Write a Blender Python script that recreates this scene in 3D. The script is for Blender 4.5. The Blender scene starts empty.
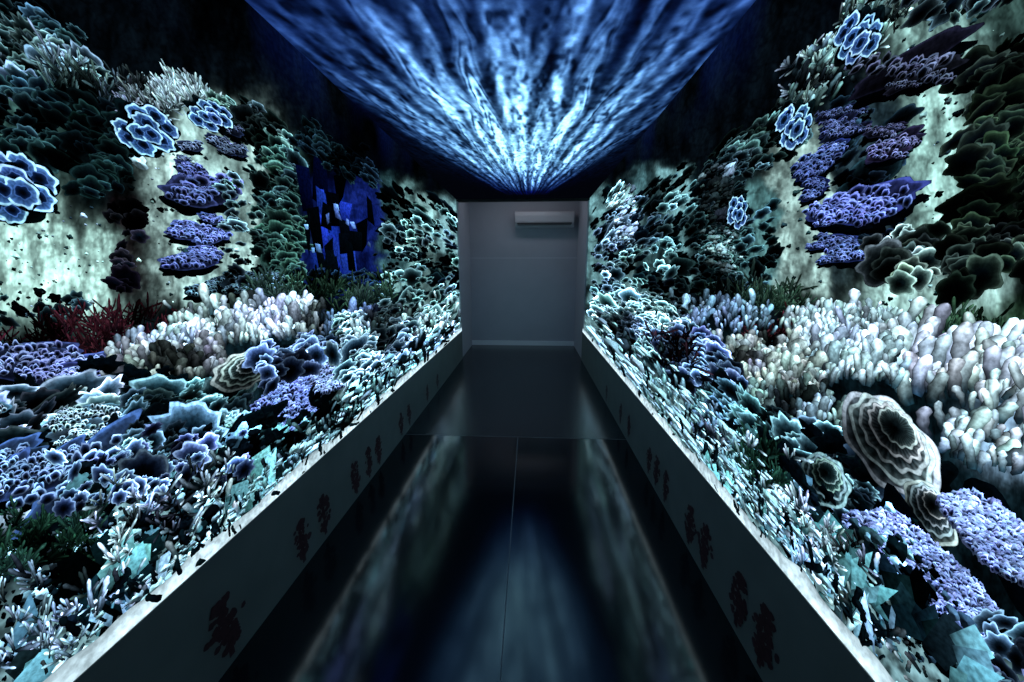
import bpy, math, numpy as np
from mathutils import Matrix, Vector
rng=np.random.default_rng(7)
# ---------------------------------------------------------------- layout (metres)
F=350.0; P=math.radians(11.6); YAW=math.radians(2.9); H=1.45
A=1.135; B=0.88; CEIL=2.49; PL=0.462; Z1=5.6; Z2=6.66; YB=-1.6; LED=.034
fw=np.array([-math.sin(YAW)*math.cos(P),math.cos(YAW)*math.cos(P),-math.sin(P)])
rt=np.array([math.cos(YAW),math.sin(YAW),0.0]); up=np.cross(rt,fw)
CAM=np.array([0,0,H])
sc=bpy.context.scene
cd=bpy.data.cameras.new('camera'); cam=bpy.data.objects.new('camera',cd); sc.collection.objects.link(cam)
cd.sensor_width=36; cd.lens=F/1024*36; cd.clip_start=0.02
m=Matrix(((rt[0],up[0],-fw[0],0),(rt[1],up[1],-fw[1],0),(rt[2],up[2],-fw[2],H),(0,0,0,1)))
cam.matrix_world=m; sc.camera=cam
sc.view_settings.view_transform='Standard'
w=bpy.data.worlds.new('world'); sc.world=w; w.use_nodes=True
w.node_tree.nodes['Background'].inputs[0].default_value=(0.0008,0.001,0.0015,1)

def lin(c):
    c=np.asarray(c,float)/255.; return np.where(c<=.04045,c/12.92,((c+.055)/1.055)**2.4)
def ray(x,y):
    x=np.asarray(x,float)[...,None]; y=np.asarray(y,float)[...,None]
    return fw*F+rt*(x-512)+up*(341-y)
def toplane(x,y,ax,val):
    d=ray(x,y); t=(val-CAM[ax])/d[...,ax]
    return CAM+d*t[...,None]
def project(p):
    q=p-CAM; D=q@fw; D=np.maximum(D,.05)
    return 512+F*(q@rt)/D, 341-F*(q@up)/D
# ---------------------------------------------------------------- noise
TAB=rng.random((256,256))
def vn(x,y,o=0):
    x=np.asarray(x,float)+o*17.3; y=np.asarray(y,float)+o*9.7
    xi=np.floor(x).astype(int); yi=np.floor(y).astype(int); fx=x-xi; fy=y-yi
    fx=fx*fx*(3-2*fx); fy=fy*fy*(3-2*fy)
    g=lambda a,b:TAB[a%256,b%256]
    return (g(xi,yi)*(1-fx)+g(xi+1,yi)*fx)*(1-fy)+(g(xi,yi+1)*(1-fx)+g(xi+1,yi+1)*fx)*fy
def fbm(x,y,o=0,n=4):
    s=0;a=.5
    for i in range(n): s=s+a*vn(x*2**i,y*2**i,o+i); a*=.5
    return s/(1-.5**n)
# ---------------------------------------------------------------- materials
def glow_mat(name,strength,scale=70,lo=.55,hi=1.35):
    m=bpy.data.materials.new(name); m.use_nodes=True; nt=m.node_tree; nt.nodes.clear()
    o=nt.nodes.new('ShaderNodeOutputMaterial'); e=nt.nodes.new('ShaderNodeEmission')
    at=nt.nodes.new('ShaderNodeAttribute'); at.attribute_name='Col'
    tc=nt.nodes.new('ShaderNodeTexCoord'); no=nt.nodes.new('ShaderNodeTexNoise')
    no.inputs['Scale'].default_value=scale; no.inputs['Detail'].default_value=4
    mr=nt.nodes.new('ShaderNodeMapRange'); mr.inputs[1].default_value=.35; mr.inputs[2].default_value=.65
    mr.inputs[3].default_value=lo; mr.inputs[4].default_value=hi
    mx=nt.nodes.new('ShaderNodeVectorMath'); mx.operation='SCALE'
    L=nt.links
    L.new(tc.outputs['Object'],no.inputs['Vector']); L.new(no.outputs['Fac'],mr.inputs[0])
    L.new(at.outputs['Color'],mx.inputs[0]); L.new(mr.outputs[0],mx.inputs['Scale'])
    L.new(mx.outputs[0],e.inputs['Color']); e.inputs['Strength'].default_value=strength
    L.new(e.outputs[0],o.inputs[0])
    try: m.cycles.emission_sampling='NONE'
    except Exception: pass
    return m
def pbr(name,col,rough=.6,spec=.5,noise=0,nscale=8,bump=0):
    m=bpy.data.materials.new(name); m.use_nodes=True; nt=m.node_tree; b=nt.nodes['Principled BSDF']
    b.inputs['Base Color'].default_value=(*col,1); b.inputs['Roughness'].default_value=rough
    b.inputs['Specular IOR Level'].default_value=spec
    tc=nt.nodes.new('ShaderNodeTexCoord'); no=nt.nodes.new('ShaderNodeTexNoise'); no.inputs['Scale'].default_value=nscale
    nt.links.new(tc.outputs['Object'],no.inputs['Vector'])
    cr=nt.nodes.new('ShaderNodeValToRGB')
    cr.color_ramp.elements[0].color=(*[c*(1-noise) for c in col],1); cr.color_ramp.elements[1].color=(*[min(1,c*(1+noise)) for c in col],1)
    nt.links.new(no.outputs['Fac'],cr.inputs[0]); nt.links.new(cr.outputs[0],b.inputs['Base Color'])
    if bump:
        bp=nt.nodes.new('ShaderNodeBump'); bp.inputs['Strength'].default_value=bump; bp.inputs['Distance'].default_value=.01
        nt.links.new(no.outputs['Fac'],bp.inputs['Height']); nt.links.new(bp.outputs[0],b.inputs['Normal'])
    return m
def link(name,me,mat,parent=None):
    ob=bpy.data.objects.new(name,me); sc.collection.objects.link(ob)
    if mat: me.materials.append(mat)
    if parent: ob.parent=parent
    return ob
def mesh_np(name,V,Fq,C,mat,parent=None):
    me=bpy.data.meshes.new(name); nV=len(V); nF=len(Fq)
    me.vertices.add(nV); me.vertices.foreach_set('co',np.ascontiguousarray(V,dtype=np.float32).ravel())
    me.loops.add(nF*4); me.loops.foreach_set('vertex_index',np.ascontiguousarray(Fq,dtype=np.int32).ravel())
    me.polygons.add(nF); me.polygons.foreach_set('loop_start',np.arange(nF,dtype=np.int32)*4)
    me.update(calc_edges=True)
    a=me.color_attributes.new('Col','FLOAT_COLOR','POINT')
    c4=np.ones((nV,4),np.float32); c4[:,:3]=C; a.data.foreach_set('color',c4.ravel())
    me.validate()
    return link(name,me,mat,parent)
def gridfaces(nu,nv):
    i=np.arange(nu-1)[:,None]*nv+np.arange(nv-1)[None,:]
    return np.stack([i,i+nv,i+nv+1,i+1],-1).reshape(-1,4)
def box(name,lo,hi,mat,parent=None,bev=0):
    import bmesh
    bm=bmesh.new(); bmesh.ops.create_cube(bm,size=1)
    for v in bm.verts:
        for k in range(3): v.co[k]=(lo[k]+hi[k])/2+v.co[k]*(hi[k]-lo[k])
    if bev: bmesh.ops.bevel(bm,geom=bm.edges[:],offset=bev,segments=3,affect='EDGES')
    me=bpy.data.meshes.new(name); bm.to_mesh(me); bm.free()
    return link(name,me,mat,parent)

REEF=glow_mat('projected_reef',1.8,75,.55,1.35)
BGM=glow_mat('projected_backdrop',1.0,45,.7,1.25)
TINT=np.array([.78,.99,1.09])

# ---------------------------------------------------------------- colours
DT=(6,16,18); TEAL=(70,125,125); PALE=(165,205,200); WHITE=(225,243,243); BLUE=(70,90,170); PERI=(132,145,215)
DBLUE=(14,20,60); LBLUE=(165,205,232); BEI=(165,172,165); RED=(60,18,24); DRED=(14,5,8); GRN=(40,75,55); DGRN=(6,16,12); GREY=(150,158,158); BLK=(1,3,5)
STEP=.0002

class Wall:
    def __init__(s,side):
        s.side=side; s.X=-A if side=='L' else B; s.sg=1 if side=='L' else -1
        s.n=.003; s.parent=bpy.data.objects.new('projected_coral_reef',None); sc.collection.objects.link(s.parent)
        s.parts={}; s.patchy=1.0; s.low=.004
    def px(s,x,y):
        p=toplane(x,y,0,s.X+s.sg*.02); return p[...,1],p[...,2]
    def emit(s,name,cx,cy,U,V,C):
        # U,V pixel offsets -> local wall offsets (wall plane coordinates)
        N=len(cx); lim=457 if s.side=='L' else 593
        cx=np.minimum(cx,lim) if s.side=='L' else np.maximum(cx,lim)
        s0,t0=s.px(cx,cy); s1,_=s.px(cx+1,cy); _,t1=s.px(cx,cy-1)
        ks=(s1-s0)[:,None,None]; kt=(t1-t0)[:,None,None]
        S=s0[:,None,None]+U*ks; T=t0[:,None,None]+V*kt
        S=np.clip(S,YB,Z1-.005); T=np.clip(T,PL+s.low,CEIL-.004)
        pt=np.clip((fbm(cx/30+3,cy/20,21,3)-.36)*6.2,.05,1.6); pt=pt*s.patchy+(1-s.patchy)  # chiaroscuro: broad light and dark patches multiplied into the colours
        pt=pt*(1+.35*np.clip((t0*0+1.35-t0)/.5,0,1))
        hue=np.clip((vn(cx/30,cy/22,33)-.5)*3,0,1)[:,None]*s.patchy
        hv=(1+hue*np.array([.02,-.12,.22]))*(1+rng.normal(0,.05,(N,3)))
        C=C*pt[:,None,None,None]*TINT*hv[:,None,None,:]
        nn=s.n+np.arange(N)/N*STEP*.9; s.n+=STEP
        X=s.X+s.sg*(nn[:,None,None]+0*U)
        Vv=np.stack([X,S,T],-1).reshape(-1,3)
        nu,nv=U.shape[1:]; f=gridfaces(nu,nv)
        Fq=(f[None]+(np.arange(N)*nu*nv)[:,None,None]).reshape(-1,4)
        L=s.parts.setdefault(name,[[],[],[],0])
        L[0].append(Vv); L[1].append(Fq+L[3]); L[2].append(np.clip(C,0,4).reshape(-1,3)); L[3]+=len(Vv)
    def samp(s,Q,N,sort=True):
        Q=np.array(Q,float); a=rng.random(N); b=rng.random(N)
        p=(Q[0]*(1-a)[:,None]+Q[1]*a[:,None])*(1-b)[:,None]+(Q[3]*(1-a)[:,None]+Q[2]*a[:,None])*b[:,None]
        e=max(2,.10*np.sqrt(abs((Q[:,0].max()-Q[:,0].min())*(Q[:,1].max()-Q[:,1].min()))))
        p=p+rng.normal(0,min(e*.6,12),p.shape)
        if sort: p=p[np.argsort(p[:,1])]
        return p[:,0],p[:,1]
    def fingers(s,name,Q,N,w,h,base,tip,ang=18,lean=0,pts=None,jit=.35):
        if pts is None: N=int(N*1.1)
        cx,cy=pts if pts else s.samp(Q,N); N=len(cx)
        l=np.array([0,.18,.36,.52,.68,.82,.92,.98,1.]); q=np.linspace(-1,1,5)
        prof=np.array([.7,.9,.78,1.0,.82,1.0,.8,.45,.1])
        f=np.exp(rng.normal(0,.24,N)); sw=.92*w*f*rng.uniform(.7,1.2,N); sh=h*f*rng.uniform(.6,1.25,N); a=np.radians(rng.normal(lean,ang,N))
        pr=prof[None,:,None]*(1+.12*rng.normal(0,1,(N,9,1)))
        u=(q[None,None]*pr)*sw[:,None,None]/2; v=l[None,:,None]*sh[:,None,None]+0*u
        wob=np.sin(l*4+rng.random(N)[:,None]*6)[:,:,None]*sw[:,None,None]*.2; u=u+wob
        U=u*np.cos(a)[:,None,None]+v*np.sin(a)[:,None,None]; V=v*np.cos(a)[:,None,None]-u*np.sin(a)[:,None,None]
        g=(l**2.4)[None,:,None,None]; ed=(1-.92*np.abs(q-.15)**1.7).clip(.04)[None,None,:,None]  # ed paints shading towards the sides into the colour
        sp=np.exp(rng.normal(0,.16,(N,9,5,1)))
        C=(lin(base)*(1-g)+lin(tip)*g)*ed*sp*np.exp(rng.normal(0,jit,N))[:,None,None,None]
        s.emit(name,cx,cy,U,V,C)
    def bushes(s,name,Q,N,size,base,tip,k=9,w=2.2,spread=42,jit=.35):
        cx,cy=s.samp(Q,N)
        X=np.repeat(cx,k)+rng.normal(0,size*.22,N*k); Y=np.repeat(cy,k)+rng.normal(0,size*.1,N*k)
        s.fingers(name,None,0,w,size,base,tip,ang=spread,pts=(X,Y),jit=jit)
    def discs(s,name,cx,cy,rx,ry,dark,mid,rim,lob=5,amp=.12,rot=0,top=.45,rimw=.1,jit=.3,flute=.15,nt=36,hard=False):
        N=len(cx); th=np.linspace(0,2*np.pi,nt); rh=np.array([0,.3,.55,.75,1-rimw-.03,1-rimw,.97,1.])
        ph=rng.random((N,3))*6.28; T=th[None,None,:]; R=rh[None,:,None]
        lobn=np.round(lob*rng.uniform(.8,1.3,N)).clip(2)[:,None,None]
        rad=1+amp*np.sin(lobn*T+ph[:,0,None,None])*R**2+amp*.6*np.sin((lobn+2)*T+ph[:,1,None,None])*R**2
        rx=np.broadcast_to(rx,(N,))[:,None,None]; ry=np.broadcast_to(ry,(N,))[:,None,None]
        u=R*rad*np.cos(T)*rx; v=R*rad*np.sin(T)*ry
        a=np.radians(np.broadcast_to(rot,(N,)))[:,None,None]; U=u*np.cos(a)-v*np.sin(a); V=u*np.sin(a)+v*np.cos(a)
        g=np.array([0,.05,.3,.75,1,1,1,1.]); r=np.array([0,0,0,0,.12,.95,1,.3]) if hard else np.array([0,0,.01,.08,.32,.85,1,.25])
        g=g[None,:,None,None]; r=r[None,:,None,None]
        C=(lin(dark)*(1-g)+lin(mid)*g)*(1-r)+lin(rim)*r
        sh=(1-top)+top*np.sin(T+ .3)[...,None]; fl=1+flute*np.sin(lobn*3*T+ph[:,2,None,None])[...,None]*(1-r)  # sh paints shading in: tops lighter, undersides darker, as if lit from above
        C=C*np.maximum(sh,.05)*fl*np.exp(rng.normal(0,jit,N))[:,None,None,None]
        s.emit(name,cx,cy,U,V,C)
    def cups(s,name,Q,N,r,dark,mid,rim,asp=.6,amp=.13,**k):
        N=int(N*1.45); cx,cy=s.samp(Q,N); R=r*.92*np.exp(rng.normal(0,.36,N))
        k.setdefault('jit',.5)
        s.discs(name,cx,cy,R,R*asp*rng.uniform(.6,1.4,N),dark,mid,rim,rot=rng.normal(0,25,N),amp=amp,**k)
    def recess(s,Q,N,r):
        # dark blobs painted as shade between the corals
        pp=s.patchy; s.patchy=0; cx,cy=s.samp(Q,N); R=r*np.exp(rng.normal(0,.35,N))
        s.discs('reef_shade',cx,cy,R*1.3,R*.7,BLK,BLK,(3,9,12),lob=5,amp=.22,rot=rng.normal(0,30,N),jit=.2); s.patchy=pp
    def rosette(s,name,x,y,rx,ry,dark=(18,36,70),mid=(66,98,150),rim=(175,212,236),n=7):
        pp=s.patchy; s.patchy=0; rx*=1.08; ry*=1.08
        s.discs(name,np.array([x]),np.array([y]),rx*.9,ry*.9,BLK,BLK,DT,jit=0)
        for kk,(rr,sz) in enumerate([(.62,.36),(.24,.34)]):
            m_=n if kk==0 else 3; a=np.arange(m_)/m_*6.28+rng.random(m_)*.5+kk; r2=rng.uniform(.85,1.2,m_)
            X=x+np.cos(a)*rx*rr; Y=y-np.sin(a)*ry*rr
            for i in range(m_):
                s.discs(name,X[i:i+1],Y[i:i+1],rx*sz*1.12*r2[i],ry*sz*1.14*r2[i],BLK,BLK,BLK,lob=4,amp=.06,jit=0)
                s.discs(name,X[i:i+1],Y[i:i+1],rx*sz*r2[i],ry*sz*r2[i],dark,mid,rim,lob=6,amp=.09,top=.12,rimw=.15,jit=.12,flute=.3,hard=True)
                s.discs(name,X[i:i+1]+rx*.02,Y[i:i+1]-ry*.02,rx*sz*.5*r2[i],ry*sz*.5*r2[i],BLK,dark,mid,lob=5,amp=.12,top=.2,rimw=.16,jit=.12,hard=True)
                s.n-=3*STEP*.8
        s.patchy=pp
    def leather(s,name,x,y,rx,ry,dark=(3,6,8),mid=(48,58,60),rim=(200,208,206),rot=0,n=4):
        pp=s.patchy; s.patchy=0
        for k in range(n):
            f=1-k*(.76/n)
            s.discs(name,np.array([x+k*rx*.05]),np.array([y-k*ry*.09]),rx*f,ry*f,dark,mid,rim,lob=7+k,amp=.05,rot=rot,top=.5,rimw=.10,jit=.1,flute=.6,nt=130,hard=True)
        s.patchy=pp
    def plates(s,name,Q,N,rx,ry,dark,mid,rim,rot=0,lob=6,amp=.07,**k):
        pp=s.patchy; s.patchy=.4; n0=s.n
        cx,cy=s.samp(Q,N); f=np.exp(rng.normal(-.1,.35,N)); dk=tuple(.35*c for c in mid)
        ro=rot+rng.normal(0,9,N)
        for i in range(N):
            x1=cx[i:i+1]; y1=cy[i:i+1]; a=rx*f[i]; b=ry*f[i]
            s.discs(name,x1,y1+b*.9,a*.95,b,BLK,BLK,BLK,jit=0,lob=lob,rot=ro[i])
            s.discs(name,x1,y1,a,b,dk,dk,mid,jit=0,lob=lob,amp=amp,rot=ro[i],top=.4,nt=40)
            K=34; t=rng.random(K)*6.28; q=np.sqrt(rng.random(K)); uu=q*np.cos(t)*a*.95; vv=q*np.sin(t)*b*.8
            c=math.radians(ro[i]); X=x1+uu*math.cos(c)-vv*math.sin(c); Y=y1-uu*math.sin(c)-vv*math.cos(c)-b*.1; o=np.argsort(Y)
            s.discs(name,X[o],Y[o],b*.46*rng.uniform(.5,1.3,K),b*.34*rng.uniform(.5,1.3,K),dark,mid,rim,lob=4,amp=.12,top=.6,rimw=.25,jit=.3,nt=18)
            s.n=n0+(i+1)*STEP*.35
        s.n+=3*STEP; s.patchy=pp
    def mass(s,name,x,y,rx,ry,rot,dark,mid,tip,N=300,k=4):
        pp=s.patchy; s.patchy=.35
        s.discs(name,np.array([x]),np.array([y+ry*.15]),rx*1.08,ry*1.15,BLK,BLK,BLK,lob=6,amp=.06,rot=-rot,jit=0)
        N=int(N*1.3); a=rng.random(N)*6.28; r=np.sqrt(rng.random(N))*(1+.08*np.sin(5*a)); u=r*np.cos(a)*rx; v=r*np.sin(a)*ry; c=math.radians(rot)
        X=x+u*math.cos(c)-v*math.sin(c); Y=y+u*math.sin(c)+v*math.cos(c); o=np.argsort(Y); X=X[o];Y=Y[o]
        s.discs(name,X,Y,k*.8*rng.uniform(.6,1.4,N),k*.7*rng.uniform(.6,1.4,N),dark,mid,tip,lob=3,amp=.2,top=.7,rimw=.35,jit=.4,nt=16)
        s.patchy=pp
    def slabs(s,name,Q,N,w,h,col,jit=.4,ang=25):
        cx,cy=s.samp(Q,N); u=np.array([-1,-.9,.8,1])[None,:,None]; v=np.array([-1,-.85,.9,1])[None,None,:]
        W_=w*rng.uniform(.5,1.4,N)[:,None,None]/2; H_=h*rng.uniform(.5,1.4,N)[:,None,None]/2
        k1=rng.normal(0,.2,N)[:,None,None]; k2=rng.normal(0,.2,N)[:,None,None]
        uu=(u+k1*v+k2*u*v)*W_; vv=(v+k2*u)*H_; a=np.radians(rng.normal(0,ang,N))[:,None,None]
        U=uu*np.cos(a)-vv*np.sin(a); V=uu*np.sin(a)+vv*np.cos(a)
        sh=(.75+.5*(v>.85)-.4*(u<-.85)+.25*v)+0*U  # painted shading: upper edge brighter, one side edge darker
        C=lin(col)*sh[...,None]*np.exp(rng.normal(0,jit,N))[:,None,None,None]
        s.emit(name,cx,cy,U,V,C)
    def strips(s,name,Q,N,w,h,col,jit=.5): s.slabs(name,Q,N,w,h,col,jit,ang=2)
    def pebbles(s,name,Q,N,r,col,jit=.5,asp=.8):
        cx,cy=s.samp(Q,N); R=r*np.exp(rng.normal(-.2,.5,N))
        s.discs(name,cx,cy,R,R*asp,col,col,col,lob=3,amp=.2,top=.6,jit=jit,nt=14)
    # backdrop -----------------------------------------------------------
    def backdrop(s,soft,soft2=()):
        xs=np.arange(-420,462,1.5) if s.side=='L' else np.arange(1444,584,-1.5)
        sy,_=s.px(xs,xs*0+270.); sy=np.concatenate([[YB],sy[(sy>YB)&(sy<Z1-.01)],[Z1]])
        tz=np.linspace(PL,CEIL,420); S,T=np.meshgrid(sy,tz,indexing='ij')
        Pw=np.stack([S*0+s.X,np.maximum(S,.45),T],-1); x,y=project(Pw)
        C=np.zeros(S.shape+(3,))+lin((3,6,10))
        wob=(fbm(x/22,y/22,3)-.5)*34; wob2=(fbm(x/22,y/22,8)-.5)*30
        def put(C,lst):
            for (x0,y0,x1,y1,col,e) in lst:
                xx=x+wob; yy=y+wob2; e=e*.6
                sg=lambda v:1/(1+np.exp(-np.clip(v,-40,40)))
                m_=sg((xx-x0)/e)*sg((x1-xx)/e)*sg((yy-y0)/e)*sg((y1-yy)/e)
                C=C*(1-m_[...,None])+lin(col)*m_[...,None]
            return C
        C=put(C,soft)
        tx=fbm(x/7,y/26,5,5); tx2=fbm(x/34,y/60,15,3); tx3=fbm(x/2.2,y/4,25,3); tx4=fbm(x/16,y/16,35,4)
        cr=np.clip(np.abs(tx4-.5)*16,.6,1)
        C=C*(np.clip((tx-.10)*2.3,.10,1.5)*np.clip((tx2-.12)*2.6,.2,1.5)*(.5+1.0*tx3)*cr)[...,None]*np.array([.88,1,1.02])*1.15
        # faint blue light falling on the top of the wall
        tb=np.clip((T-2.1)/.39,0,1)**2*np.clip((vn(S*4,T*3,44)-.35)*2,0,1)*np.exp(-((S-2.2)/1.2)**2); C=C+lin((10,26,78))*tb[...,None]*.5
        # pale sand at the foot of the picture
        sand=np.clip((PL+.26+.12*fbm(S*3,T*0,2)-T)/.12,0,1); sn=fbm(S*40,T*40,4)
        C=C*(1-sand[...,None]*.9)+lin((150,200,210))*(sand*np.clip((sn-.25)*2.2,.15,1.4))[...,None]*.8
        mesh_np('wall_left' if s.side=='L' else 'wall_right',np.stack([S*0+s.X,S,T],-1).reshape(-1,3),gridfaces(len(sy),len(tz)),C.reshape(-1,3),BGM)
    def edge_strip(s,z=.034):
        # bright band of projected white sand right above the plinth
        sy=np.linspace(YB,Z1-.004,900); tz=np.linspace(0,1,6)
        S,K=np.meshgrid(sy,tz,indexing='ij'); h=z*(.7+.9*(fbm(S*7,S*0,31,3)-.3)); T=PL+.001+K*h
        b=(.55+.9*fbm(S*9,T*9,17,3))*np.array([1.2,1.2,1.1,1.0,.85,.6])[None,:]
        C=lin((205,234,246))*b[...,None]
        s.n+=STEP; X=S*0+s.X+s.sg*s.n
        mesh_np('white_sand_band',np.stack([X,S,T],-1).reshape(-1,3),gridfaces(len(sy),6),C.reshape(-1,3),BGM,s.parent); s.n+=STEP
    def build(s):
        for k,(v,f,c,_) in s.parts.items():
            mesh_np(k,np.concatenate(v),np.concatenate(f),np.concatenate(c),REEF,s.parent)
        print(s.side,'verts',sum(p[3] for p in s.parts.values()),'depth',s.n)

# ================================================================= LEFT
L=Wall('L')
L.backdrop([
 (-400,60,60,330,(60,92,88),14),(-20,195,112,330,(178,214,204),12),(62,80,148,225,(3,8,10),6),(118,200,148,300,(25,14,18),6),
 (148,130,185,300,(200,230,224),6),(185,105,265,305,(178,210,205),6),(265,150,300,290,(40,65,62),5),
 (300,175,384,290,(14,26,86),4),(312,192,340,280,(18,42,140),3),(350,200,372,285,(10,22,80),3),
 (384,175,400,330,(60,95,100),3),(400,185,418,330,(140,185,185),3),(426,195,440,330,(150,190,190),2),(446,200,460,330,(130,170,175),2),
 (-400,330,460,900,(10,24,30),8),(-200,480,80,530,(180,205,230),8),(90,500,230,660,(150,190,200),10)])
# generic growth beside / behind the camera
L.cups('leaf_coral',[(-900,-400),(-60,-100),(-60,250),(-900,300)],120,30,BLK,(30,55,60),(100,140,140))
L.fingers('finger_coral',[(-900,420),(-40,380),(-40,900),(-900,1300)],420,26,70,DT,PALE)
# barnacles and pits on the pale rock
L.pebbles('rock_pits',[(-20,200),(110,215),(110,310),(-20,320)],50,2.4,(30,50,52),.4)
L.pebbles('rock_pits',[(150,150),(265,130),(262,295),(150,300)],70,2.0,(30,50,52),.4)
L.pebbles('rock_barnacles',[(-20,200),(110,215),(110,310),(-20,320)],60,1.6,(170,205,198),.5)
L.pebbles('rock_barnacles',[(150,150),(265,130),(262,295),(150,300)],80,1.4,(190,220,214),.5)
# top edge growth
L.cups('leaf_coral',[(-40,-20),(60,20),(110,60),(-40,60)],40,11,BLK,(10,22,26),(56,84,90),lob=7)
L.cups('leaf_coral',[(-30,20),(60,45),(110,75),(-30,85)],70,12,BLK,(34,56,60),(150,188,190),lob=7)
L.cups('leaf_coral',[(-30,75),(60,80),(60,150),(-30,150)],50,12,BLK,(8,20,22),(44,72,72))
L.bushes('branching_coral',[(60,62),(125,88),(120,112),(60,90)],16,18,DT,(130,160,158),w=2)
L.cups('leaf_coral',[(60,90),(135,110),(145,190),(75,190)],54,10,BLK,(5,12,12),(24,44,44))
L.bushes('branching_coral',[(130,90),(205,80),(222,105),(135,118)],80,12,(10,18,22),(180,200,205),k=10,w=1.8,spread=55)
L.cups('leaf_coral',[(212,100),(262,108),(300,150),(225,130)],80,7,BLK,(40,68,64),(140,178,166))
L.cups('leaf_coral',[(266,130),(300,150),(302,285),(270,285)],110,7,BLK,(12,28,26),(74,112,102))
L.cups('leaf_coral',[(118,205),(140,200),(138,300),(118,290)],20,9,BLK,(12,10,14),(36,34,40))
L.cups('leaf_coral',[(-20,295),(100,300),(100,325),(-20,325)],20,9,BLK,(12,22,24),(52,76,76))
# stacked blue shelf corals on the pillars
L.plates('shelf_coral',[(180,140),(250,130),(245,155),(182,160)],7,14,5,BLK,(50,60,95),(140,155,190))
L.plates('shelf_coral',[(185,170),(218,165),(222,205),(195,212)],8,16,6,BLK,(66,76,130),PERI)
L.plates('shelf_coral',[(185,225),(225,218),(225,260),(182,266)],11,20,7,BLK,(74,88,155),PERI)
L.plates('shelf_coral',[(195,276),(290,270),(280,290),(200,292)],8,13,5,BLK,(36,56,66),(115,150,165))
L.cups('leaf_coral',[(220,175),(240,170),(246,290),(230,290)],24,6,BLK,(30,45,55),(130,165,170))
L.cups('leaf_coral',[(250,150),(265,150),(264,280),(254,280)],20,6,BLK,(20,35,38),(90,125,120))
# far ruins
L.strips('ruined_column',[(306,180),(376,185),(376,275),(306,275)],12,12,34,(16,34,100),.3)
L.strips('ruined_column',[(306,180),(376,185),(376,275),(306,275)],16,9,30,BLK,.2)
L.strips('ruined_column',[(308,185),(374,195),(374,260),(308,255)],10,4,7,(100,140,185),.3)
L.cups('leaf_coral',[(300,270),(380,270),(380,292),(300,292)],30,6,BLK,(6,16,30),(36,60,90))
L.cups('leaf_coral',[(384,190),(455,205),(455,330),(384,320)],70,6,BLK,BLK,(16,30,34))
L.cups('leaf_coral',[(384,200),(455,215),(455,330),(384,320)],110,4.2,BLK,(40,72,74),(160,208,206),jit=.8)
L.cups('leaf_coral',[(300,120),(380,165),(380,185),(300,150)],50,6,BLK,(6,14,18),(28,50,58))
L.rosette('rosette_coral',148,130,31,23)
L.rosette('rosette_coral',212,116,21,14)
L.rosette('rosette_coral',14,188,42,34)
# sea-floor back row
L.bushes('branching_coral',[(255,285),(385,285),(385,312),(255,312)],70,13,DGRN,(44,66,52),k=8,w=1.8)
L.bushes('branching_coral',[(-60,330),(180,312),(185,350),(-60,380)],110,15,DRED,(50,18,24),k=10,w=1.8,spread=55)
L.plates('shelf_coral',[(-60,362),(90,354),(90,385),(-60,395)],9,36,10,BLK,(76,88,150),(165,176,228))
L.fingers('finger_coral',[(180,318),(320,312),(325,338),(170,352)],280,7,17,(18,34,40),WHITE)
L.fingers('finger_coral',[(120,352),(190,335),(195,350),(120,362)],80,7,15,(18,30,34),(180,205,204))
L.fingers('finger_coral',[(320,320),(380,312),(385,335),(325,340)],100,4.5,12,DT,(130,160,200))
L.fingers('finger_coral',[(110,360),(220,352),(235,376),(110,385)],120,9,17,(12,18,18),BEI)
L.cups('leaf_coral',[(330,320),(455,305),(456,345),(345,365)],220,6,BLK,(60,100,105),(195,230,234),jit=.8)
L.fingers('finger_coral',[(350,330),(455,300),(456,345),(360,360)],130,4,11,DT,(200,232,236))
L.bushes('branching_coral',[(370,345),(410,335),(412,370),(380,385)],16,16,BLK,(46,30,38),k=8,w=2)
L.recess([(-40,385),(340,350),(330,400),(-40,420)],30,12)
# mid
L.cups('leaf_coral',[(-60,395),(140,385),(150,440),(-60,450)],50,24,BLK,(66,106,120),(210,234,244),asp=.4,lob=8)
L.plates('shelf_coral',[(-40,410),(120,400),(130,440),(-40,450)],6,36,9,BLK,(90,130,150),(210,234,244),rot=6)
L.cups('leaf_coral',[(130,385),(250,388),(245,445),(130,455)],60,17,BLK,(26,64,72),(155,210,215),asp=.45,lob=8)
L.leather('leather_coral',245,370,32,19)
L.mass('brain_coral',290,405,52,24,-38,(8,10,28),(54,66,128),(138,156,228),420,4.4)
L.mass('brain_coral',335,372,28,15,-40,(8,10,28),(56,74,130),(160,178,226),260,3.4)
L.cups('leaf_coral',[(265,350),(330,335),(330,360),(265,385)],40,9,BLK,(44,64,104),(150,175,215))
L.cups('leaf_coral',[(345,350),(400,320),(420,345),(355,400)],110,7,BLK,(36,70,94),(185,218,232),jit=.8)
L.leather('leather_coral',222,440,22,20,(3,9,10),(26,52,54),(140,178,178),rot=30)
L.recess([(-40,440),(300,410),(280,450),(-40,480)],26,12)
L.plates('shelf_coral',[(-40,458),(120,448),(130,470),(-40,490)],7,50,12,BLK,(64,88,142),(158,188,232),rot=10)
L.cups('leaf_coral',[(130,430),(215,430),(210,480),(120,490)],50,14,BLK,(22,52,56),(145,195,200),lob=8)
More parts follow.
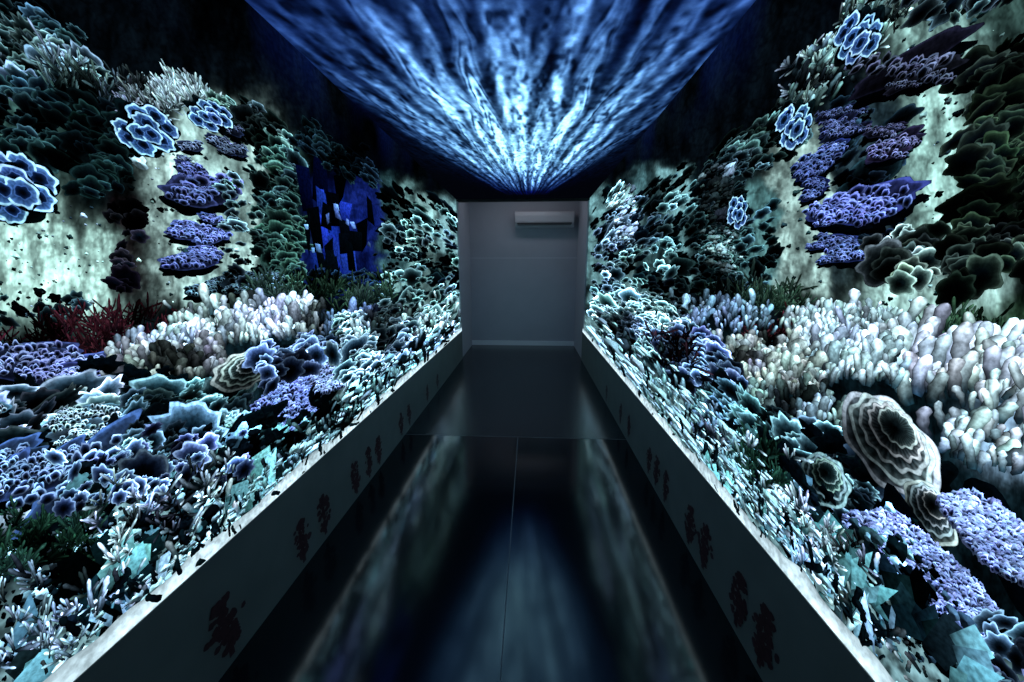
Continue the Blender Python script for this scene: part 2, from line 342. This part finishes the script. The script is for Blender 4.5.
# lower gravel, moss and stones
L.pebbles('reef_rubble',[(60,480),(300,420),(300,470),(40,600)],320,5,(90,140,150),1.)
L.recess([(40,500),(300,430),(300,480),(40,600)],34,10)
L.pebbles('reef_rubble',[(60,480),(300,420),(300,470),(40,600)],260,4.5,(4,10,13),.5)
L.pebbles('reef_rubble',[(-40,570),(240,470),(240,540),(-40,700)],300,5,(150,190,205),1.)
L.pebbles('reef_rubble',[(-40,570),(240,470),(240,540),(-40,700)],260,5,(5,13,17),.5)
L.pebbles('reef_rubble',[(240,470),(440,350),(450,345),(250,540)],420,3.6,(80,118,128),1.)
L.pebbles('reef_rubble',[(240,470),(440,350),(450,345),(250,530)],380,3.8,(4,12,14),.5)
L.bushes('moss_clump',[(-40,530),(90,510),(100,560),(-40,590)],90,13,DGRN,(28,56,42),k=12,w=3,spread=70)
L.slabs('stone_slab',[(60,570),(150,540),(160,600),(60,650)],14,40,34,(3,12,14),.3)
L.slabs('stone_slab',[(100,550),(130,540),(140,560),(110,580)],3,38,34,(66,110,110),.2)
L.slabs('stone_slab',[(225,490),(280,470),(280,500),(230,515)],9,22,40,(80,122,124),.2,15)
L.slabs('stone_slab',[(0,650),(40,630),(50,670),(0,700)],4,40,50,(64,102,108),.2)
L.slabs('stone_slab',[(90,590),(180,560),(180,600),(90,650)],9,9,38,(130,170,182),.3,20)
L.cups('leaf_coral',[(60,470),(250,430),(240,470),(60,520)],40,11,BLK,(50,70,115),(165,195,225),lob=7)
L.fingers('finger_coral',[(60,620),(250,500),(260,530),(60,690)],60,7,18,(40,80,85),WHITE,ang=60)
L.bushes('branching_coral',[(100,500),(220,460),(220,520),(100,570)],26,14,DT,(200,225,235),k=7,w=3,spread=60)
L.bushes('branching_coral',[(-20,590),(100,570),(80,640),(-20,700)],20,20,DT,(180,212,225),k=7,w=4,spread=60)
L.fingers('finger_coral',[(250,480),(440,350),(450,350),(255,520)],200,3.5,10,(8,20,24),(120,158,165),ang=30)
L.patchy=0
L.pebbles('white_sand',[(110,620),(440,350),(455,340),(90,650)],420,3.6,(160,196,210),.5,.5)
L.edge_strip(.065)
L.fingers('finger_coral',[(225,518),(440,348),(452,342),(215,542)],80,3,9,BLK,(6,16,20),ang=25)
L.fingers('finger_coral',[(80,635),(225,518),(215,535),(90,642)],18,7,17,BLK,(6,16,20),ang=40)
L.build(); LL=L.n

# ================================================================= RIGHT
R=Wall('R')
R.backdrop([
 (890,-60,985,110,(150,186,180),9),(905,90,965,290,(160,198,190),9),(985,60,1500,290,(10,20,14),12),(965,-200,1500,40,(60,84,80),14),
 (780,130,835,295,(195,226,220),5),(835,100,900,290,(36,52,60),6),
 (860,262,1000,340,(172,206,200),8),
 (735,185,775,290,(90,132,134),4),(690,180,735,290,(8,20,24),4),(665,165,690,290,(110,150,155),3),(640,170,655,300,(80,118,124),3),(622,180,634,320,(140,180,184),2),(590,190,610,330,(110,150,155),3),
 (560,325,1500,1000,(10,24,30),8),(980,400,1500,470,(150,180,210),9),(930,310,1500,360,(45,70,50),8)])
R.cups('leaf_coral',[(1100,-300),(1900,-600),(1900,300),(1100,250)],130,32,BLK,(22,40,36),(80,110,96))
R.fingers('finger_coral',[(1070,380),(1900,420),(1900,1300),(1070,900)],420,26,70,DT,PALE)
R.pebbles('rock_pits',[(880,-20),(985,-20),(970,330),(880,330)],80,2.8,(26,44,46),.4)
R.pebbles('rock_pits',[(780,150),(835,150),(835,290),(780,290)],36,2.2,(30,50,52),.4)
R.pebbles('rock_barnacles',[(880,-20),(985,-20),(970,330),(880,330)],90,1.8,(165,200,192),.5)
# top edge
R.bushes('branching_coral',[(785,95),(870,-10),(900,10),(800,110)],76,14,DT,(165,190,184),k=10,w=2.2,spread=55)
R.fingers('finger_coral',[(770,110),(850,20),(900,-20),(810,110)],110,5.5,14,DT,(150,188,186),ang=40)
R.cups('leaf_coral',[(720,150),(780,110),(800,140),(735,180)],70,8,BLK,(26,44,46),(105,140,138))
R.cups('leaf_coral',[(690,180),(735,150),(738,290),(692,290)],150,5.5,BLK,(12,26,28),(80,112,112))
R.cups('leaf_coral',[(594,195),(690,172),(690,325),(594,325)],90,6,BLK,BLK,(16,32,36))
R.cups('leaf_coral',[(594,200),(645,180),(645,330),(594,330)],130,4.2,BLK,(44,74,80),(165,208,212),jit=.8)
R.cups('leaf_coral',[(645,185),(690,170),(695,300),(645,310)],50,6,BLK,(40,68,74),(130,172,178),jit=.8)
R.pebbles('reef_rubble',[(702,170),(728,165),(732,270),(705,275)],190,2.4,(120,142,145),.4)
R.pebbles('reef_rubble',[(612,190),(632,182),(632,240),(612,245)],110,1.6,(150,180,180),.4)
# olive leaves on right
R.cups('leaf_coral',[(960,60),(1080,30),(1080,240),(965,225)],130,15,BLK,(9,15,11),(44,58,44))
R.cups('leaf_coral',[(850,-20),(1000,-30),(1000,-5),(900,30)],36,11,BLK,(20,28,26),(80,104,98))
R.cups('leaf_coral',[(835,100),(890,70),(890,240),(840,250)],50,9,BLK,(8,14,20),(36,54,68))
R.plates('shelf_coral',[(825,110),(865,100),(870,140),(825,150)],7,16,5,BLK,(30,36,66),(95,104,150))
R.plates('shelf_coral',[(890,65),(935,50),(930,75),(895,85)],3,28,7,BLK,(36,36,50),(110,114,140))
R.plates('shelf_coral',[(870,130),(910,120),(900,155),(870,162)],5,24,7,BLK,(48,44,72),(130,130,178))
R.plates('shelf_coral',[(803,165),(832,145),(832,185),(806,195)],8,14,6,BLK,(34,44,96),(110,125,185))
R.plates('shelf_coral',[(825,210),(895,185),(885,200),(820,230)],9,24,8,BLK,(58,68,130),PERI)
R.plates('shelf_coral',[(805,244),(860,235),(845,260),(808,262)],7,17,6,BLK,(46,58,112),(120,135,198))
R.cups('leaf_coral',[(872,236),(925,232),(930,280),(882,285)],26,12,BLK,(46,60,56),(175,194,184),asp=.7)
R.cups('leaf_coral',[(940,230),(1050,235),(1050,285),(945,280)],36,14,BLK,(20,30,24),(90,108,92),asp=.7)
R.cups('leaf_coral',[(738,215),(770,200),(772,290),(742,290)],26,7,BLK,(20,40,44),(90,130,134))
R.rosette('rosette_coral',855,38,22,24)
R.rosette('rosette_coral',793,125,17,21)
R.rosette('rosette_coral',737,212,10,16)
# back row of the sea floor
R.bushes('branching_coral',[(700,285),(790,290),(800,312),(700,312)],60,12,DGRN,(44,62,50),k=8,w=1.8)
R.bushes('branching_coral',[(745,325),(800,325),(800,345),(745,345)],24,13,DRED,(60,25,30),k=8,w=2)
R.bushes('moss_clump',[(930,325),(1080,330),(1080,365),(940,350)],80,16,DGRN,(52,78,56),k=11,w=2.6,spread=60)
R.patchy=.6
R.fingers('finger_coral',[(780,318),(890,318),(900,345),(790,345)],240,6,15,(16,30,38),(215,235,240))
R.fingers('finger_coral',[(660,305),(760,312),(770,335),(670,330)],170,4.5,12,DT,(150,182,205))
R.fingers('finger_coral',[(880,350),(1100,365),(1100,430),(890,390)],230,15,34,(16,34,42),(242,251,254),ang=22)
R.fingers('finger_coral',[(800,350),(890,352),(895,385),(810,385)],150,9,19,(16,30,36),(214,234,239))
R.patchy=1
R.fingers('finger_coral',[(715,345),(800,350),(820,395),(735,385)],200,8,15,(10,14,14),(175,183,177))
R.cups('leaf_coral',[(592,300),(670,300),(720,370),(600,340)],260,5.2,BLK,(50,90,98),(190,226,232),jit=.8)
R.cups('leaf_coral',[(655,330),(720,345),(745,400),(670,380)],90,8,BLK,(40,62,100),(150,178,218))
R.bushes('branching_coral',[(655,330),(690,340),(700,375),(660,365)],16,12,BLK,(46,28,36),k=8,w=1.6)
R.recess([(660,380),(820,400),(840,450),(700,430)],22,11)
# mid
R.fingers('finger_coral',[(740,395),(830,395),(840,430),(760,430)],100,8,17,(10,16,16),(140,165,162))
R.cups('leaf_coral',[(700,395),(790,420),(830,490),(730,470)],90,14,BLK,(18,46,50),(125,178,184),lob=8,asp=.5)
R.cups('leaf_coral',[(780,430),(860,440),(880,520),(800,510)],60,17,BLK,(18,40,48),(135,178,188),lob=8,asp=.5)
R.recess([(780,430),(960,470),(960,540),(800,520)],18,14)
R.patchy=.5
R.fingers('finger_coral',[(930,425),(1100,435),(1100,480),(960,470)],70,15,30,(20,38,46),(225,240,246))
R.patchy=1
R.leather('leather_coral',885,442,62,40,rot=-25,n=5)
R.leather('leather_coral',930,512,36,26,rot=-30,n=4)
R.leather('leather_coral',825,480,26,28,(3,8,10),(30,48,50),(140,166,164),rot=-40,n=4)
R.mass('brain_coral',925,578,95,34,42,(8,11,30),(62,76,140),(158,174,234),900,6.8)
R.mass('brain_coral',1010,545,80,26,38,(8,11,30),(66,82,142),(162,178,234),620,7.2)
R.cups('leaf_coral',[(960,620),(1090,620),(1090,720),(1000,700)],30,22,BLK,(50,70,94),(150,180,212))
# lower
R.pebbles('reef_rubble',[(700,420),(800,500),(880,600),(720,490)],340,5,(80,124,136),1.)
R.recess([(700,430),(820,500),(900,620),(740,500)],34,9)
R.pebbles('reef_rubble',[(700,420),(800,500),(880,600),(720,490)],260,4.5,(4,12,14),.5)
R.pebbles('reef_rubble',[(780,510),(900,540),(1000,700),(870,630)],260,5,(110,158,172),1.)
R.pebbles('reef_rubble',[(780,510),(900,540),(1000,700),(870,630)],240,5,(5,14,17),.5)
R.bushes('moss_clump',[(730,440),(780,450),(790,490),(740,480)],30,14,DGRN,(22,46,38),k=9,w=2.5,spread=60)
R.slabs('stone_slab',[(810,520),(880,540),(950,650),(860,600)],18,24,34,(4,14,16),.3)
R.slabs('stone_slab',[(810,530),(860,550),(900,610),(860,590)],9,17,48,(66,106,108),.2)
R.slabs('stone_slab',[(710,460),(780,500),(800,550),(730,490)],12,12,30,(84,134,138),.2)
R.slabs('stone_slab',[(920,630),(980,640),(1000,700),(940,680)],5,36,44,(70,106,116),.2)
R.slabs('stone_slab',[(790,530),(860,600),(900,645),(810,570)],12,8,34,(130,175,186),.3,20)
R.fingers('finger_coral',[(600,345),(720,440),(820,560),(600,350)],260,4,11,(10,24,28),(130,170,178),ang=30)
R.fingers('finger_coral',[(770,500),(860,600),(960,720),(790,540)],50,7,19,(40,80,85),WHITE,ang=60)
R.bushes('branching_coral',[(720,420),(840,520),(900,620),(760,510)],26,14,DT,(200,225,235),k=7,w=3,spread=60)
R.patchy=0
R.pebbles('white_sand',[(596,338),(720,430),(900,670),(596,343)],420,3.6,(165,200,214),.5,.5)
R.edge_strip(.065)
R.fingers('finger_coral',[(600,339),(800,542),(830,582),(605,348)],80,3,9,BLK,(6,16,20),ang=25)
R.fingers('finger_coral',[(805,555),(890,655),(895,668),(805,562)],16,7,17,BLK,(6,16,20),ang=40)
R.build()
LEDL=LL+.002; LEDR=R.n+.002

# ================================================================= CEILING
nx,ny=420,1000
xs=np.linspace(-A,B,nx); ys=np.linspace(YB,Z1,ny); X,Y=np.meshgrid(xs,ys,indexing='ij')
X0=-.05; dx=X-X0; th=np.arctan2(dx,6.35-Y)
wr=th+.010*(fbm(X*4,Y*2.2,6)-.5)*2
rays=[(-.262,.010,.5),(-.232,.010,.6),(-.200,.011,.9),(-.165,.008,.6),(-.132,.012,1.),(-.098,.008,.8),(-.066,.011,1.),(-.034,.007,.8),(-.006,.011,1.2),(.024,.007,.6),(.050,.010,1.),(.084,.011,1.1),(.118,.007,.6),(.150,.011,.9),(.186,.009,.7),(.218,.011,.6),(.250,.010,.4)]
ray1=0*X
for i,(c,wd,br) in enumerate(rays):
    cc=c+.012*(vn(Y*1.6,Y*0,40+i)-.5); amp=br*(.25+1.2*vn(Y*1.3,Y*0+3,60+i))
    ray1=ray1+amp*np.exp(-np.abs((wr-cc)/(wd*(.7+.7*vn(Y*2,Y*0,80+i))))**2.0)
blk=vn(wr*95,Y*9+vn(wr*60,Y*0,3)*6,13)*.55+vn(wr*190,Y*22,14)*.45
rip=.10+2.2*np.clip(blk-.2,0,1)**1.1
rad=(.16+.84*np.exp(-(np.maximum(2.8-Y,0)/.8)**2))*np.clip((5.1-Y)/1.2,0,1)*np.exp(-(np.maximum(1.7-Y,0)/.8)**2)
ang=np.exp(-(np.abs(th)/.235)**3)
I=ray1*rip*rad*ang*1.4
core=np.exp(-((dx/.55)**2+((Y-3.15)/.7)**2)); core2=np.exp(-((dx/.30)**2+((Y-3.55)/.38)**2))
cau=np.clip(1-np.abs(fbm(X*12,Y*7,12)-.5)*9,0,1)
I=I+core*rip*(.17+.5*ray1)+core2*(cau*1.5*vn(X*18,Y*9,7)+.12)
haze=np.exp(-(np.abs(th)/.29)**4)*np.clip((5.35-Y)/.8,0,1)*np.exp(-(np.maximum(2.5-Y,0)/1.6)**2)*(.04+1.0*ray1)*rip
q=np.clip(I,0,1.4)[...,None]; C=lin((34,98,168))*np.clip(q*2.2,0,1)*.8+lin((165,232,242))*q**1.6*1.15+lin((22,40,170))*haze[...,None]*.85
C=C+lin((2,3,8))
V=np.stack([X,Y,X*0+CEIL],-1).reshape(-1,3)
mesh_np('ceiling',V,gridfaces(nx,ny),C.reshape(-1,3),glow_mat('projected_light_rays',1.1,30,.8,1.2))

# ================================================================= SHELL
ysm=float(toplane(518,437,2,0.)[1]); xsm=float(toplane(517,450,2,0.)[0])
floor_m=pbr('black_gloss_floor',(.002,.004,.007),.12,.7,.3,3,.02)
floor_f=pbr('charcoal_gloss_floor',(.014,.017,.021),.24,.7,.3,3,.02)
seam=pbr('grout',(.10,.11,.12),.5); plm=pbr('plinth_paint',(.125,.145,.14),.6,.3,.2,6)
white=pbr('white_paint',(.44,.44,.49),.6,.3,.06,4); dark=pbr('black_paint',(.01,.01,.012),.8)
box('floor',(-A-.1,YB,-.05),(B+.1,ysm,0),floor_m)
box('floor.001',(-A-.1,ysm,-.05),(B+.1,Z2+.05,0),floor_f)
box('trim_1',(xsm-.0025,YB,0),(xsm+.0025,ysm,.0006),seam)
box('trim_2',(-A,ysm-.003,0),(B,ysm+.003,.0006),seam)
box('baseboard_left',(-A-.05,YB,0),(-A+LEDL,Z1,PL),plm)
box('baseboard_right',(B-LEDR,YB,0),(B+.05,Z1,PL),plm)
box('wall_back',(-A-.1,YB-.1,0),(B+.1,YB,CEIL),dark)
box('wall_end',(-A-.1,Z2,0),(B+.1,Z2+.1,2.9),white)
box('wall_alcove_left',(-A-.1,Z1+.002,0),(-A+.02,Z2,2.9),white)
box('wall_alcove_right',(B-.02,Z1+.002,0),(B+.1,Z2,2.9),white)
box('ceiling_alcove',(-A-.1,Z1+.08,2.9),(B+.1,Z2+.1,2.95),white)
box('trim_3',(-A-.1,Z1-.002,CEIL-.03),(B+.1,Z1+.08,2.95),dark)
bb=pbr('white_skirting',(.85,.85,.88),.4)
box('baseboard_end',(-A,Z2-.015,0),(B,Z2,.09),bb)
zl=float(toplane(520,258,1,Z2)[2]); box('trim_4',(-A,Z2-.004,zl-.006),(B,Z2,zl+.006),pbr('joint_strip',(.6,.6,.64),.5))
# air conditioner
ac=bpy.data.objects.new('air_conditioner',None); sc.collection.objects.link(ac)
p0=toplane(515,211,1,Z2-.2); p1=toplane(574,227,1,Z2-.2); x0,x1,zt,zb=p0[0],p1[0],p0[2],p1[2]
acm=pbr('ac_plastic',(.5,.5,.53),.35); dk=pbr('ac_vent',(.03,.03,.035),.6)
import bmesh
prof=[(0,zb+.02),(0,zt),(-.17,zt),(-.205,zt-.02),(-.215,zt-.08),(-.21,zb+.09),(-.17,zb+.02),(-.12,zb),(-.02,zb)]
bm=bmesh.new(); va=[bm.verts.new((x0,Z2+a,b)) for a,b in prof]; vb=[bm.verts.new((x1,Z2+a,b)) for a,b in prof]
n=len(prof)
for i in range(n): bm.faces.new((va[i],va[(i+1)%n],vb[(i+1)%n],vb[i]))
bm.faces.new(va[::-1]); bm.faces.new(vb); bmesh.ops.recalc_face_normals(bm,faces=bm.faces[:])
bmesh.ops.bevel(bm,geom=bm.edges[:],offset=.006,segments=2,affect='EDGES')
me=bpy.data.meshes.new('body'); bm.to_mesh(me); bm.free(); link('body',me,acm,ac)
box('vent_slot',(x0+.05,Z2-.205,zb+.035),(x1-.05,Z2-.19,zb+.045),dk,ac)
box('louvre',(x0+.04,Z2-.212,zb+.055),(x1-.04,Z2-.19,zb+.075),dk,ac)
box('intake_grille',(x0+.04,Z2-.15,zt),(x1-.04,Z2-.03,zt+.004),dk,ac)
# dim projected coral silhouettes, painted as dark red shapes on plinths
dec=pbr('projected_coral_red',(.05,.02,.024),.6,.2,.5,40)
def decal(side,pts):
    par=bpy.data.objects.new('projected_coral_silhouette',None); sc.collection.objects.link(par)
    bm=bmesh.new(); X=(-A+LEDL+.0015) if side=='L' else (B-LEDR-.0015); sg=1 if side=='L' else -1
    for (x,y,h) in pts:
        p=toplane(x,y+h/2,0,X); q=toplane(x,y-h/2,0,X); hh=min(q[2]-p[2],.3); zc=max(p[2],.03)
        for k in range(80):
            lv=rng.random(); a=np.clip(rng.normal(0,.15),-.3,.3)*hh*(1.05-abs(lv-.5)*1.3); rr=hh*rng.uniform(.04,.08)
            c=(X+sg*k*.00001,p[1]+a,min(zc+.03+lv*(hh*.9),PL-.04)); nv=9
            vs=[bm.verts.new((c[0],c[1]+rr*math.cos(t)*rng.uniform(.7,1.2),c[2]+rr*math.sin(t)*rng.uniform(.7,1.2))) for t in np.arange(nv)/nv*6.283]
            bm.faces.new(vs)
        r4=[(X,p[1]-.012,zc),(X,p[1]+.012,zc),(X,p[1]+.008,zc+hh*.5),(X,p[1]-.008,zc+hh*.5)]
        bm.faces.new([bm.verts.new(v) for v in r4])
    me=bpy.data.meshes.new('coral_silhouettes'); bm.to_mesh(me); bm.free(); link('coral_silhouettes',me,dec,par)
decal('L',[(236,638,66),(306,548,44),(327,520,40),(358,484,32),(370,464,30),(380,452,28),(402,424,22),(410,416,20),(428,396,16),(438,384,14)])
decal('R',[(757,640,66),(735,598,56),(702,548,46),(688,524,40),(664,486,32),(655,470,30),(648,460,26),(628,426,22),(620,414,20),(606,394,16)])
# added fill light for the end wall, hidden in the alcove beyond the lintel
ld=bpy.data.lights.new('alcove_fill','AREA'); ld.shape='RECTANGLE'; ld.energy=3.1; ld.size=1.1; ld.size_y=.25; ld.color=(.84,.86,1)
lo=bpy.data.objects.new('alcove_fill',ld); sc.collection.objects.link(lo); lo.location=(-.1,Z1+.26,2.86)
